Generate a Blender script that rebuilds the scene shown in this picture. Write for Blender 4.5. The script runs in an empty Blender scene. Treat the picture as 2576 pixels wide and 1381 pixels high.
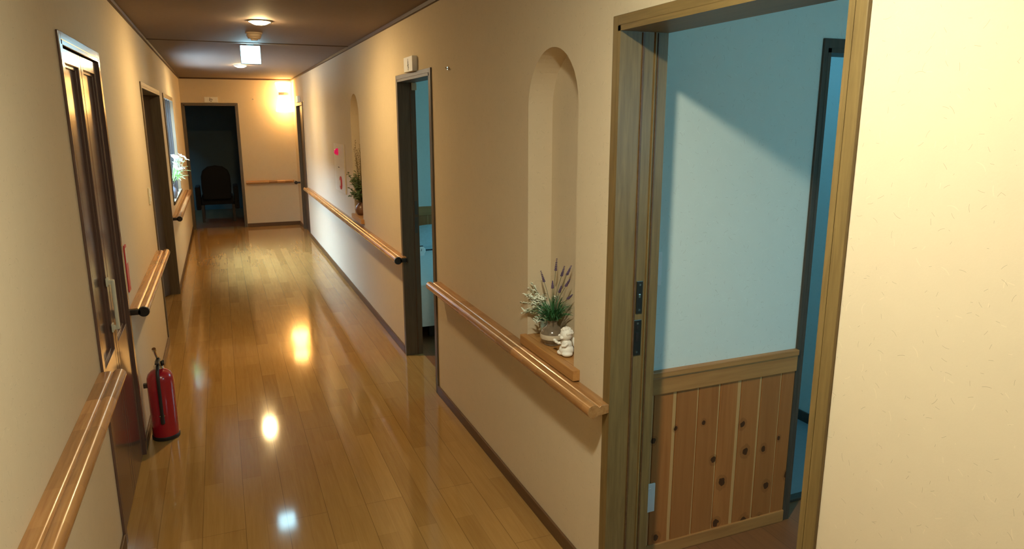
import bpy, bmesh, math, random
from mathutils import Vector, Matrix
random.seed(7)
S = bpy.context.scene
C = S.collection
PI = math.pi
R = math.radians

# ---------------------------------------------------------------- camera
F, YAW, PITCH, ROLL, CAMZ = 1755.93, 0.39143984, 0.21677696, -0.00132009, 1.73
cd = bpy.data.cameras.new('camera'); cam = bpy.data.objects.new('camera', cd); C.objects.link(cam)
cd.sensor_fit = 'HORIZONTAL'; cd.sensor_width = 36.0; cd.lens = F*36/2576; cd.clip_start = 0.02
fw = Vector((math.sin(YAW)*math.cos(PITCH), math.cos(YAW)*math.cos(PITCH), -math.sin(PITCH)))
rt = Vector((math.cos(YAW), -math.sin(YAW), 0)); up = rt.cross(fw)
rt, up = rt*math.cos(ROLL)+up*math.sin(ROLL), up*math.cos(ROLL)-rt*math.sin(ROLL)
cam.matrix_world = Matrix((rt, up, -fw)).transposed().to_4x4()
cam.location = (0, 0, CAMZ)
S.camera = cam

# ---------------------------------------------------------------- light levels, exposure, sky
DOWN_NEAR = 900.0      # emission of the downlight just ahead of / above the camera
DOWN_FAR = 680.0
SCONCE = 24.0
EXIT = 19.0
SKY = 96.0
S.view_settings.view_transform = 'Standard'
S.view_settings.look = 'None'
S.view_settings.gamma = 1.0
S.view_settings.exposure = 0.0
S.view_settings.use_curve_mapping = False
S.cycles.use_denoising = True
S.cycles.max_bounces = 10
S.cycles.diffuse_bounces = 6
S.cycles.glossy_bounces = 4
S.cycles.transparent_max_bounces = 8
S.cycles.sample_clamp_indirect = 8.0
S.cycles.caustics_reflective = False
S.cycles.caustics_refractive = False

w = bpy.data.worlds.new('sky'); S.world = w; w.use_nodes = True
nt = w.node_tree; nt.nodes.clear()
o_ = nt.nodes.new('ShaderNodeOutputWorld'); bg = nt.nodes.new('ShaderNodeBackground')
tc = nt.nodes.new('ShaderNodeTexCoord'); sx = nt.nodes.new('ShaderNodeSeparateXYZ')
cr = nt.nodes.new('ShaderNodeValToRGB')
nt.links.new(tc.outputs['Generated'], sx.inputs[0]); nt.links.new(sx.outputs['Z'], cr.inputs[0])
e = cr.color_ramp.elements
e[0].position = 0.0; e[0].color = (.25, .38, .50, 1)
e[1].position = 0.85; e[1].color = (.48, .74, 1.0, 1)
m_ = e.new(0.45); m_.color = (.42, .64, .88, 1)
nt.links.new(cr.outputs[0], bg.inputs[0]); bg.inputs[1].default_value = SKY
nt.links.new(bg.outputs[0], o_.inputs[0])

def portal(loc, direction, sx_, sy_):
    l = bpy.data.lights.new('sky_portal', 'AREA'); l.shape = 'RECTANGLE'; l.size = sx_; l.size_y = sy_
    l.cycles.is_portal = True
    o = bpy.data.objects.new('sky_portal', l); C.objects.link(o)
    o.location = loc; o.rotation_euler = Vector(direction).to_track_quat('-Z', 'Z').to_euler()

# ---------------------------------------------------------------- room dimensions
XR, XL, YE, YB, ZC = 1.187, -0.502, 12.38, -2.0, 2.40
RT = 0.118           # right wall thickness
XRB = XR + RT

# ---------------------------------------------------------------- materials
MATS = {}
def newmat(name):
    m = bpy.data.materials.new(name); m.use_nodes = True
    n = m.node_tree.nodes; n.clear()
    out = n.new('ShaderNodeOutputMaterial'); b = n.new('ShaderNodeBsdfPrincipled')
    m.node_tree.links.new(b.outputs[0], out.inputs[0])
    return m, m.node_tree, b
class NB:
    """small node helper"""
    def __init__(s, t): s.t = t
    def n(s, typ, **k):
        x = s.t.nodes.new(typ)
        for a, v in k.items(): setattr(x, a, v)
        return x
    def l(s, a, b): s.t.links.new(a, b)
    def math(s, op, a, b=None, clamp=False):
        x = s.n('ShaderNodeMath', operation=op, use_clamp=clamp)
        for i, v in enumerate((a, b)):
            if v is None: continue
            if isinstance(v, (int, float)): x.inputs[i].default_value = v
            else: s.l(v, x.inputs[i])
        return x.outputs[0]
    def mix(s, f, a, b, bt='MIX'):
        x = s.n('ShaderNodeMix', data_type='RGBA', blend_type=bt)
        for i, v in ((0, f), (6, a), (7, b)):
            if isinstance(v, (int, float)): x.inputs[i].default_value = v
            elif isinstance(v, tuple): x.inputs[i].default_value = (*v, 1) if len(v) == 3 else v
            else: s.l(v, x.inputs[i])
        return x.outputs[2]
    def ramp(s, v, stops):
        x = s.n('ShaderNodeValToRGB'); el = x.color_ramp.elements
        el[0].position, el[0].color = stops[0][0], (*stops[0][1], 1)
        el[1].position, el[1].color = stops[-1][0], (*stops[-1][1], 1)
        for p, c in stops[1:-1]: q = el.new(p); q.color = (*c, 1)
        s.l(v, x.inputs[0]); return x.outputs[0]
    def mapping(s, v, scale=(1, 1, 1), loc=(0, 0, 0), rot=(0, 0, 0)):
        x = s.n('ShaderNodeMapping'); x.inputs['Scale'].default_value = scale
        x.inputs['Location'].default_value = loc; x.inputs['Rotation'].default_value = rot
        s.l(v, x.inputs[0]); return x.outputs[0]
    def noise(s, v, scale, detail=2, rough=.5, dist=0):
        x = s.n('ShaderNodeTexNoise'); x.inputs['Scale'].default_value = scale
        x.inputs['Detail'].default_value = detail; x.inputs['Roughness'].default_value = rough
        x.inputs['Distortion'].default_value = dist
        s.l(v, x.inputs['Vector']); return x.outputs[0]
    def bump(s, h, strength, dist=.002):
        x = s.n('ShaderNodeBump'); x.inputs['Strength'].default_value = strength
        x.inputs['Distance'].default_value = dist; s.l(h, x.inputs['Height']); return x.outputs[0]
    def pos(s): return s.n('ShaderNodeNewGeometry').outputs['Position']

def plain(name, col, rough=.5, metal=0, emit=None, es=0, spec=.5, coat=0, noise=0):
    if name in MATS: return MATS[name]
    m, t, b = newmat(name); g = NB(t)
    b.inputs['Roughness'].default_value = rough; b.inputs['Metallic'].default_value = metal
    b.inputs['Specular IOR Level'].default_value = spec; b.inputs['Coat Weight'].default_value = coat
    k = noise or .08
    nz = g.noise(g.n('ShaderNodeTexCoord').outputs['Object'], 35, 3)
    f = g.math('MULTIPLY', nz, 1.0)
    g.l(g.mix(f, tuple(c*(1-k) for c in col), tuple(min(1, c*(1+k)) for c in col)), b.inputs['Base Color'])
    if emit:
        b.inputs['Emission Color'].default_value = (*emit, 1); b.inputs['Emission Strength'].default_value = es
    MATS[name] = m; return m

def wallpaper(name, axis, col):
    """washi-flecked wallpaper: short dark and pale fibres on a cream ground"""
    m, t, b = newmat(name); g = NB(t)
    geo = g.n('ShaderNodeNewGeometry'); sp = g.n('ShaderNodeSeparateXYZ'); g.l(geo.outputs['Position'], sp.inputs[0])
    sn = g.n('ShaderNodeSeparateXYZ'); g.l(geo.outputs['True Normal'], sn.inputs[0])
    cb = g.n('ShaderNodeCombineXYZ')
    facing = g.math('GREATER_THAN', g.math('ABSOLUTE', sn.outputs[0]), .5)     # which way the wall faces
    u_ = g.n('ShaderNodeMix', data_type='FLOAT'); g.l(facing, u_.inputs[0]); g.l(sp.outputs[0], u_.inputs[2]); g.l(sp.outputs[1], u_.inputs[3])
    g.l(u_.outputs[0], cb.inputs[0]); g.l(sp.outputs[2], cb.inputs[1])
    P = cb.outputs[0]
    def fibres(scale, off, L, wd, gate, curve):
        v = g.mapping(P, loc=(off, off*.7, 0))
        vo = g.n('ShaderNodeTexVoronoi', voronoi_dimensions='2D'); vo.inputs['Scale'].default_value = scale
        g.l(v, vo.inputs['Vector'])
        d = g.n('ShaderNodeVectorMath', operation='SUBTRACT'); g.l(v, d.inputs[0]); g.l(vo.outputs['Position'], d.inputs[1])
        cs = g.n('ShaderNodeSeparateColor'); g.l(vo.outputs['Color'], cs.inputs[0])
        ro = g.n('ShaderNodeVectorRotate', rotation_type='Z_AXIS'); g.l(d.outputs[0], ro.inputs['Vector'])
        g.l(g.math('MULTIPLY', cs.outputs[0], 6.283), ro.inputs['Angle'])
        s2 = g.n('ShaderNodeSeparateXYZ'); g.l(ro.outputs[0], s2.inputs[0])
        lx = g.math('LESS_THAN', g.math('ABSOLUTE', s2.outputs[0]), g.math('MULTIPLY', cs.outputs[2], L))
        cv = g.math('MULTIPLY', g.math('MULTIPLY', s2.outputs[0], s2.outputs[0]), g.math('MULTIPLY', g.math('SUBTRACT', cs.outputs[2], .5), curve))
        ly = g.math('LESS_THAN', g.math('ABSOLUTE', g.math('ADD', s2.outputs[1], cv)), wd)
        gt = g.math('GREATER_THAN', cs.outputs[1], gate)
        return g.math('MULTIPLY', g.math('MULTIPLY', lx, ly), gt)
    base = g.mix(g.noise(P, 14, 4, .6), tuple(c*.96 for c in col), tuple(min(1, c*1.03) for c in col))
    fine = g.noise(P, 380, 2)
    base = g.mix(g.math('MULTIPLY', fine, .10), base, tuple(c*.72 for c in col))
    a = fibres(42, 3.1, .0075, .00034, .72, 60)
    a2 = fibres(30, 9.4, .011, .00040, .84, 60)
    p1 = fibres(26, 5.7, .012, .0009, .60, 60)
    base = g.mix(g.math('MULTIPLY', p1, .35), base, tuple(min(1, c*1.2) for c in col))
    base = g.mix(g.math('MULTIPLY', g.math('MAXIMUM', a, a2), .5), base, (.20, .16, .10))
    g.l(base, b.inputs['Base Color']); b.inputs['Roughness'].default_value = .85
    b.inputs['Specular IOR Level'].default_value = .25
    g.l(g.bump(g.noise(P, 160, 3), .10), b.inputs['Normal'])
    return m

def wood(name, c1, c2, along='z', rough=.45, grain=1.0, seg=None, coat=0, knots=False, plank=None, spec=.5, bumpy=.05):
    """wood with grain stretched along one axis; seg=(length) gives finger-jointed blocks"""
    m, t, b = newmat(name); g = NB(t)
    P = g.pos()
    sc = {'x': (1.6, 26, 26), 'y': (26, 1.6, 26), 'z': (26, 26, 1.6)}[along]
    v = g.mapping(P, scale=tuple(q*grain for q in sc))
    n1 = g.noise(v, 1.6, 5, .6, .6)
    n2 = g.noise(g.mapping(P, scale=tuple(q*4*grain for q in sc)), 1.0, 3)
    f = g.math('ADD', g.math('MULTIPLY', n1, .7), g.math('MULTIPLY', n2, .3))
    col = g.ramp(f, [(.30, c2), (.62, c1)])
    if seg:
        sp = g.n('ShaderNodeSeparateXYZ'); g.l(P, sp.inputs[0])
        ax = sp.outputs['xyz'.index(along)]
        br = g.n('ShaderNodeTexWhiteNoise', noise_dimensions='1D')
        jit = g.math('MULTIPLY', g.math('SINE', g.math('MULTIPLY', ax, 7.3)), .10)
        g.l(g.math('FLOOR', g.math('DIVIDE', g.math('ADD', ax, jit), seg)), br.inputs['W'])
        col = g.mix(g.math('MULTIPLY', br.outputs[0], .62), col, tuple(c*.38 for c in c2))
        col = g.mix(g.math('MULTIPLY', g.math('GREATER_THAN', br.outputs[0], .8), .35), col, tuple(min(1, c*1.35) for c in c1))
    if knots:
        sp = g.n('ShaderNodeSeparateXYZ'); g.l(P, sp.inputs[0])
        bid = g.math('FLOOR', g.math('DIVIDE', g.math('SUBTRACT', sp.outputs[0], 1.36), .105))
        wn = g.n('ShaderNodeTexWhiteNoise', noise_dimensions='1D'); g.l(bid, wn.inputs['W'])
        col = g.mix(g.math('MULTIPLY', wn.outputs[0], .45), col, tuple(c*.62 for c in c1))
        # pale sapwood at the board edge
        fr = g.math('FRACT', g.math('DIVIDE', g.math('SUBTRACT', sp.outputs[0], 1.36), .105))
        wob = g.math('ADD', fr, g.math('MULTIPLY', g.math('SUBTRACT', g.noise(g.mapping(P, scale=(3, 3, 1.2)), 2, 2), .5), .10))
        lim = g.math('ADD', .82, g.math('MULTIPLY', wn.outputs[0], .13))
        col = g.mix(g.math('MULTIPLY', g.math('GREATER_THAN', wob, lim), .75), col, (.62, .36, .14))
        cb = g.n('ShaderNodeCombineXYZ'); g.l(sp.outputs[0], cb.inputs[0]); g.l(sp.outputs[2], cb.inputs[1])
        dv = g.mapping(cb.outputs[0], scale=(1, .85, 1), loc=(.31, .17, 0))
        vo = g.n('ShaderNodeTexVoronoi', voronoi_dimensions='2D'); vo.inputs['Scale'].default_value = 7.5
        g.l(dv, vo.inputs['Vector'])
        cs = g.n('ShaderNodeSeparateColor'); g.l(vo.outputs['Color'], cs.inputs[0])
        rad = g.math('ADD', .05, g.math('MULTIPLY', cs.outputs[0], .07))
        q = g.math('DIVIDE', vo.outputs['Distance'], rad)
        q = g.math('ADD', q, g.math('MULTIPLY', g.math('SUBTRACT', g.noise(P, 45, 3), .5), 1.6))
        kn = g.math('MULTIPLY', g.math('LESS_THAN', q, 1.0), g.math('GREATER_THAN', cs.outputs[1], .38))
        halo = g.math('MULTIPLY', g.math('LESS_THAN', q, 1.9), g.math('GREATER_THAN', cs.outputs[1], .38))
        col = g.mix(g.math('MULTIPLY', halo, .35), col, tuple(c*.5 for c in c2))
        col = g.mix(g.math('MULTIPLY', kn, .92), col, (.05, .018, .006))
    g.l(col, b.inputs['Base Color'])
    b.inputs['Roughness'].default_value = rough; b.inputs['Coat Weight'].default_value = coat
    b.inputs['Coat Roughness'].default_value = .15; b.inputs['Specular IOR Level'].default_value = spec
    if bumpy: g.l(g.bump(n1, bumpy), b.inputs['Normal'])
    return m

def floor_mat(name, c_lo, c_hi, rough, joints=True):
    m, t, b = newmat(name); g = NB(t)
    P = g.pos(); sp = g.n('ShaderNodeSeparateXYZ'); g.l(P, sp.inputs[0])
    cb = g.n('ShaderNodeCombineXYZ'); g.l(sp.outputs[1], cb.inputs[0]); g.l(sp.outputs[0], cb.inputs[1])
    def brick(wd, h, mort, off):
        x = g.n('ShaderNodeTexBrick'); x.offset = .37; x.offset_frequency = 2
        x.inputs['Color1'].default_value = (0, 0, 0, 1); x.inputs['Color2'].default_value = (1, 1, 1, 1)
        x.inputs['Mortar'].default_value = (.5, .5, .5, 1)
        x.inputs['Scale'].default_value = 1; x.inputs['Mortar Size'].default_value = mort
        x.inputs['Mortar Smooth'].default_value = .0; x.inputs['Bias'].default_value = 0
        x.inputs['Brick Width'].default_value = wd; x.inputs['Row Height'].default_value = h
        g.l(g.mapping(cb.outputs[0], loc=(off, .03, 0)), x.inputs['Vector']); return x
    b1 = brick(.74, .0865, .0006, 0)
    b2 = brick(1.48, .173, .0012, 0)
    gr = g.noise(g.mapping(P, scale=(34, 2.2, 1)), 1.4, 5, .6, .5)
    gr2 = g.noise(g.mapping(P, scale=(120, 5, 1)), 1.2, 3)
    tone = g.math('ADD', g.math('MULTIPLY', b1.outputs[0], .30), g.math('ADD', g.math('MULTIPLY', gr, .50), g.math('MULTIPLY', gr2, .20)))
    col = g.ramp(tone, [(.15, c_lo), (.85, c_hi)])
    col = g.mix(g.math('MULTIPLY', b1.outputs['Fac'], .35), col, tuple(c*.4 for c in c_lo))
    col = g.mix(g.math('MULTIPLY', b2.outputs['Fac'], .45), col, tuple(c*.25 for c in c_lo))
    g.l(col, b.inputs['Base Color'])
    g.l(g.math('ADD', rough, g.math('MULTIPLY', g.noise(P, 3.5, 3), .05)), b.inputs['Roughness'])
    b.inputs['Specular IOR Level'].default_value = .45
    h = g.math('SUBTRACT', g.math('ADD', g.math('MULTIPLY', g.noise(g.mapping(P, scale=(9, 3, 1)), 1, 2), .6), g.math('MULTIPLY', gr, .012)), g.math('MULTIPLY', b2.outputs['Fac'], .3))
    g.l(g.bump(h, .10, .004), b.inputs['Normal'])
    return m

WALLC = (.66, .565, .42)
M = {}
M['wx'] = wallpaper('cream_wallpaper_long', 'x', WALLC)
M['wy'] = wallpaper('cream_wallpaper_cross', 'y', WALLC)
M['ry'] = wallpaper('white_wallpaper_cross', 'y', (.68, .74, .70))
M['rx'] = wallpaper('white_wallpaper_long', 'x', (.68, .74, .70))
M['darkroom']=wallpaper('gloom_toned_wallpaper', 'y', (.16, .20, .20))  # the unlit room's darkness is put into the paper colour
M['ceil'] = plain('brown_ceiling_paper', (.17, .118, .092), .75, noise=.12)
M['ceilw'] = plain('white_ceiling', (.7, .7, .68), .8)
M['floor'] = floor_mat('varnished_floor', (.255, .135, .038), (.44, .262, .088), .055)
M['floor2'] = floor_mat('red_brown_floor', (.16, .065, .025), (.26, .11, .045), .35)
M['tealfloor'] = plain('grey_blue_floor', (.22, .27, .28), .55)
M['trim'] = wood('dark_brown_trim', (.125, .062, .024), (.075, .036, .014), 'y', .45)
M['trimx'] = wood('dark_brown_trim_cross', (.125, .062, .024), (.075, .036, .014), 'x', .45)
M['crown'] = wood('dark_crown', (.085, .042, .018), (.05, .024, .010), 'y', .55)
M['crownx'] = wood('dark_crown_cross', (.085, .042, .018), (.05, .024, .010), 'x', .55)
M['oak'] = wood('olive_oak_frame', (.20, .136, .052), (.125, .083, .030), 'z', .42, 1.6)
M['oaky'] = wood('olive_oak_head', (.20, .136, .052), (.125, .083, .030), 'y', .42, 1.6)
M['darkframe'] = wood('dark_oak_frame', (.115, .085, .050), (.07, .05, .03), 'z', .45, 1.4)
M['darkframey'] = wood('dark_oak_head', (.115, .085, .050), (.07, .05, .03), 'y', .45, 1.4)
M['roomframe'] = wood('dark_room_frame', (.075, .06, .045), (.045, .036, .026), 'z', .5, 1.4)
M['purple'] = wood('purple_brown_door', (.125, .072, .056), (.085, .047, .036), 'z', .17, 1.5, spec=.6, bumpy=.02)
M['leaf'] = wood('dark_brown_door', (.085, .058, .038), (.06, .04, .026), 'z', .5)
M['rail'] = wood('rail_wood', (.56, .285, .105), (.34, .15, .045), 'y', .27, 1.2, seg=.21, coat=.35)
M['railx'] = wood('rail_wood_cross', (.56, .285, .105), (.34, .15, .045), 'x', .27, 1.2, seg=.21, coat=.35)
M['shelf'] = wood('shelf_wood', (.50, .26, .085), (.36, .165, .05), 'y', .4, 1.0)
M['pine'] = wood('knotty_pine', (.46, .175, .048), (.35, .115, .028), 'z', .42, .8, knots=True)
M['pinex'] = wood('pine_rail', (.46, .22, .070), (.33, .14, .042), 'x', .42, .8)
M['slat'] = plain('dusky_slat', (.014, .011, .012), .6)
M['black'] = plain('black_bracket', (.018, .014, .012), .4)
M['bronze'] = plain('dark_bronze', (.055, .04, .03), .35, .3)
M['steel'] = plain('polished_steel', (.62, .60, .56), .2, 1)
M['darksteel'] = plain('dark_steel', (.10, .095, .085), .28, .9)
M['red'] = plain('red_enamel', (.36, .008, .020), .24, coat=.5)
M['redsign'] = plain('red_plastic', (.52, .02, .02), .4)
M['redglow'] = plain('red_lamp', (.8, .01, .10), .2, emit=(1, .02, .16), es=.32)
M['cream'] = plain('cream_plastic', (.60, .58, .45), .35)
M['white'] = plain('white_plastic', (.78, .78, .76), .4)
M['paper'] = plain('sign_face', (.80, .80, .76), .45)
M['ink'] = plain('brush_ink', (.02, .03, .035), .6)
M['panel'] = plain('cream_panel', (.74, .66, .52), .4)
M['lamp_near'] = plain('neutral_lamp', (.9, .9, .9), .5, emit=(1.0, .95, .69), es=DOWN_NEAR)
M['lamp_far'] = plain('warm_lamp', (.9, .9, .9), .5, emit=(1.0, .69, .31), es=DOWN_FAR)
M['lamp_sconce'] = plain('amber_glass', (.9, .8, .6), .5, emit=(1.0, .55, .17), es=SCONCE)
M['exit'] = plain('exit_face', (.8, .9, .9), .4, emit=(.45, .84, 1.0), es=EXIT)
M['greymetal'] = plain('grey_housing', (.25, .25, .25), .5)
M['smoke'] = plain('dusky_detector', (.30, .24, .19), .5)
M['ring'] = plain('white_ring', (.7, .66, .6), .4)
M['glaze'] = plain('speckled_glaze', (.17, .135, .10), .18, coat=.4, noise=.6)
M['glazelight'] = plain('pale_glaze_band', (.58, .52, .42), .25, coat=.4, noise=.3)
M['teal'] = plain('pale_teal_pot', (.34, .52, .55), .4)
M['brownvase'] = plain('brown_vase', (.17, .085, .05), .3)
M['porcelain'] = plain('white_figurine', (.86, .86, .84), .45)
M['grass'] = plain('green_blades', (.035, .15, .055), .5, noise=.35)
M['stem'] = plain('grey_green_stem', (.13, .15, .09), .6)
M['lav'] = plain('lavender_bloom', (.11, .075, .16), .7, noise=.4)
M['pale'] = plain('silver_leaf', (.80, .88, .80), .6, noise=.12)
M['leafg'] = plain('mid_green_leaf', (.085, .15, .045), .5, noise=.4)
M['dry'] = plain('dry_sprig', (.16, .11, .04), .7, noise=.3)
M['lily'] = plain('white_petal', (.88, .92, .88), .5)
M['bright'] = plain('bright_green_blade', (.42, .66, .30), .45, noise=.2)
M['bluevase'] = plain('blue_grey_vase', (.25, .29, .42), .15, coat=.5)
M['sheet'] = plain('white_bed_linen', (.66, .72, .74), .85)
M['quilt'] = plain('pale_blue_quilt', (.42, .56, .62), .9, noise=.15)
M['chair'] = plain('dark_upholstery', (.006, .006, .008), .9)
M['outer'] = plain('dark_block_wall', (.030, .022, .024), .8)  # dark tone for the added wall that blocks the sky
M['darkwood'] = plain('dark_leg', (.03, .02, .015), .5)
def glass(name, tint):
    gm, gt_, gb = newmat(name); g_ = NB(gt_)
    tr = g_.n('ShaderNodeBsdfTransparent'); gl = g_.n('ShaderNodeBsdfGlossy'); gl.inputs['Roughness'].default_value = .05
    tr.inputs[0].default_value = (*[c**.5 for c in tint], 1)      # each pane has two faces
    mx = g_.n('ShaderNodeMixShader'); fr_ = g_.n('ShaderNodeFresnel'); fr_.inputs[0].default_value = 1.45
    geo_ = g_.n('ShaderNodeNewGeometry')
    g_.l(g_.math('MULTIPLY', fr_.outputs[0], g_.math('SUBTRACT', 1.0, geo_.outputs['Backfacing'])), mx.inputs[0])
    g_.l(tr.outputs[0], mx.inputs[1]); g_.l(gl.outputs[0], mx.inputs[2])
    gt_.nodes.remove(gb); g_.l(mx.outputs[0], [n for n in gt_.nodes if n.type == 'OUTPUT_MATERIAL'][0].inputs[0])
    return gm
M['glass'] = glass('window_glass', (.90, .92, .93))
M['glass2'] = glass('blue_tint_glass', (.125, .215, .205))  # no curtain: tint dims and blues the daylight of an added window
M['glass3'] = glass('dim_tint_glass', (.017, .042, .047))  # tint that cuts the daylight through the added skylight
M['glass4'] = glass('teal_tint_glass', (.068, .120, .112))  # no curtain: tint sets the bedroom's teal light level
M['glass5'] = glass('dusky_tint_glass', (.07, .15, .17))  # tint holding down the end room's added daylight

# ---------------------------------------------------------------- mesh builder
class MB:
    def __init__(s): s.bm = bmesh.new()
    def box(s, x0, x1, y0, y1, z0, z1, bev=0):
        if x0 > x1: x0, x1 = x1, x0
        if y0 > y1: y0, y1 = y1, y0
        r = bmesh.ops.create_cube(s.bm, size=1)
        vs = r['verts']
        bmesh.ops.scale(s.bm, vec=(x1-x0, y1-y0, z1-z0), verts=vs)
        bmesh.ops.translate(s.bm, vec=((x0+x1)/2, (y0+y1)/2, (z0+z1)/2), verts=vs)
        if bev:
            es = list({e for v in vs for e in v.link_edges})
            bmesh.ops.bevel(s.bm, geom=es, offset=bev, segments=2, affect='EDGES', profile=.6)
        return s
    def extrude(s, prof, path_axis, a0, a1, place):
        """prof: list of 2D points; place(u, v, a) -> xyz; swept from a0 to a1"""
        A = [s.bm.verts.new(place(u, v, a0)) for u, v in prof]
        B = [s.bm.verts.new(place(u, v, a1)) for u, v in prof]
        n = len(prof); fs = []
        for i in range(n):
            fs.append(s.bm.faces.new((A[i], A[(i+1) % n], B[(i+1) % n], B[i])))
        fs.append(s.bm.faces.new(A)); fs.append(s.bm.faces.new(B[::-1]))
        return s
    def poly(s, pts):
        s.bm.faces.new([s.bm.verts.new(p) for p in pts]); return s
    def lathe(s, prof, cx=0, cy=0, cz=0, n=28, axis='z'):
        """prof: (r, h) from bottom to top"""
        rings = []
        for r, h in prof:
            ring = []
            for k in range(n):
                a = 2*PI*k/n; x, y, z = r*math.cos(a), r*math.sin(a), h
                if axis == 'x': x, y, z = h, r*math.cos(a), r*math.sin(a)
                elif axis == 'y': x, y, z = r*math.cos(a), h, r*math.sin(a)
                ring.append(s.bm.verts.new((cx+x, cy+y, cz+z)))
            rings.append(ring)
        for A, B in zip(rings, rings[1:]):
            for k in range(n):
                s.bm.faces.new((A[k], A[(k+1) % n], B[(k+1) % n], B[k]))
        s.bm.faces.new(rings[0][::-1]); s.bm.faces.new(rings[-1])
        return s
    def tube(s, pts, r, n=10, r1=None):
        pts = [Vector(p) for p in pts]; rings = []; N = len(pts)
        prev = None
        for i, p in enumerate(pts):
            d = (pts[min(i+1, N-1)]-pts[max(i-1, 0)]).normalized()
            u = d.orthogonal().normalized() if prev is None else (prev-d*prev.dot(d)).normalized()
            prev = u; v = d.cross(u)
            rr = r if r1 is None else r+(r1-r)*i/(N-1)
            rings.append([s.bm.verts.new(p+rr*(math.cos(2*PI*k/n)*u+math.sin(2*PI*k/n)*v)) for k in range(n)])
        for A, B in zip(rings, rings[1:]):
            for k in range(n): s.bm.faces.new((A[k], A[(k+1) % n], B[(k+1) % n], B[k]))
        s.bm.faces.new(rings[0][::-1]); s.bm.faces.new(rings[-1])
        return s
    def ball(s, c, r, sc=(1, 1, 1), sub=2, rot=None):
        q = bmesh.ops.create_icosphere(s.bm, subdivisions=sub, radius=r)['verts']
        bmesh.ops.scale(s.bm, vec=sc, verts=q)
        if rot is not None: bmesh.ops.rotate(s.bm, matrix=rot, verts=q)
        bmesh.ops.translate(s.bm, vec=c, verts=q); return s
    def blade(s, base, tip, wd, bend, side=None, n=5, thick=.0006):
        """a leaf blade with a little body: two-sided strip curving from base to tip"""
        base, tip = Vector(base), Vector(tip); d = tip-base
        sd = (d.cross(Vector(side or (0, 0, 1))) if d.cross(Vector(side or (0, 0, 1))).length > 1e-6 else Vector((1, 0, 0))).normalized()
        nrm = sd.cross(d).normalized(); L = []; Rr = []; T = []
        for i in range(n+1):
            q = i/n; p = base+d*q+Vector((0, 0, bend))*math.sin(q*PI)
            ww = wd*(math.sin(PI*(.12+.86*q)))**.8
            L.append(s.bm.verts.new(p-sd*ww)); Rr.append(s.bm.verts.new(p+sd*ww)); T.append(s.bm.verts.new(p+nrm*(ww*.35+thick)))
        for i in range(n):
            s.bm.faces.new((L[i], T[i], T[i+1], L[i+1])); s.bm.faces.new((T[i], Rr[i], Rr[i+1], T[i+1]))
            s.bm.faces.new((Rr[i], L[i], L[i+1], Rr[i+1]))
        s.bm.faces.new((L[0], Rr[0], T[0])); s.bm.faces.new((L[n], T[n], Rr[n]))
        return s
    def build(s, name, mat, parent=None, smooth=False, bevel=0, origin=None):
        bmesh.ops.recalc_face_normals(s.bm, faces=s.bm.faces)
        me = bpy.data.meshes.new(name)
        if parent is not None and origin is None:
            off = WLOC.get(parent.name, Vector((0, 0, 0)))
        else:
            off = Vector(origin or (0, 0, 0))
        if off.length: bmesh.ops.translate(s.bm, vec=-off, verts=s.bm.verts)
        s.bm.to_mesh(me); s.bm.free()
        for mm in (mat if isinstance(mat, (list, tuple)) else [mat]): me.materials.append(mm)
        o = bpy.data.objects.new(name, me); C.objects.link(o)
        if parent is not None: o.parent = parent; WLOC[o.name] = off
        else: o.location = off; WLOC[o.name] = off
        if smooth:
            for f in me.polygons: f.use_smooth = True
            me.set_sharp_from_angle(angle=R(38))
        if bevel:
            b = o.modifiers.new('soft_edges', 'BEVEL'); b.width = bevel; b.segments = 2; b.limit_method = 'ANGLE'
        return o
WLOC = {}
def thing(name, label, cat, loc, group=None):
    o = bpy.data.objects.new(name, None); C.objects.link(o); o.location = loc; WLOC[o.name] = Vector(loc)
    o.empty_display_size = .05
    return tag(o, label, cat, group)
def tag(o, label, cat, group=None):
    o['label'] = label; o['category'] = cat
    if group: o['group'] = group
    return o
def struct(o, label=None, cat=None):
    o['kind'] = 'structure'
    if label: o['label'] = label
    if cat: o['category'] = cat
    return o
def sempty(name, loc, label, cat):
    o = bpy.data.objects.new(name, None); C.objects.link(o); o.location = loc; WLOC[o.name] = Vector(loc)
    o.empty_display_size = .05
    return struct(o, label, cat)

# ---------------------------------------------------------------- setting
def wall_long(name, x0, x1, ya, yb, openings, mat, label, niches=(), inward=1):
    """wall running along Y between x0..x1; openings (y0,y1,z0,z1); niches (y0,y1,zfloor,ztop,depth) are arched"""
    b = MB(); cuts = {ya, yb}
    for o in openings: cuts |= {o[0], o[1]}
    for n in niches: cuts |= {n[0], n[1]}
    cuts = sorted(cuts)
    for a, c in zip(cuts, cuts[1:]):
        mid = (a+c)/2
        op = [o for o in openings if o[0] < mid < o[1]]; ni = [n for n in niches if n[0] < mid < n[1]]
        if op:
            _, _, z0, z1 = op[0]
            if z0 > 0: b.box(x0, x1, a, c, 0, z0)
            if z1 < ZC: b.box(x0, x1, a, c, z1, ZC)
        elif ni:
            y0, y1, zf, zt, dp = ni[0]
            b.box(x0, x1, a, c, 0, zf); b.box(x0, x1, a, c, zt+.02, ZC)
            b.box(x0+dp, x1, a, c, zf, zt+.02)
            r = (y1-y0)/2; zs = zt-r; K = 28; cyy = (y0+y1)/2
            arc = [(cyy-r*math.cos(PI*k/K), zs+r*math.sin(PI*k/K)) for k in range(K+1)]
            for (ya_, za), (yb_, zb) in zip(arc, arc[1:]):
                b.extrude([(ya_, za), (yb_, zb), (yb_, zt+.02), (ya_, zt+.02)], 'x', x0, x0+dp, lambda u, v, q: (q, u, v))
        else: b.box(x0, x1, a, c, 0, ZC)
    return struct(b.build(name, mat), label, 'wall')

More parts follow.
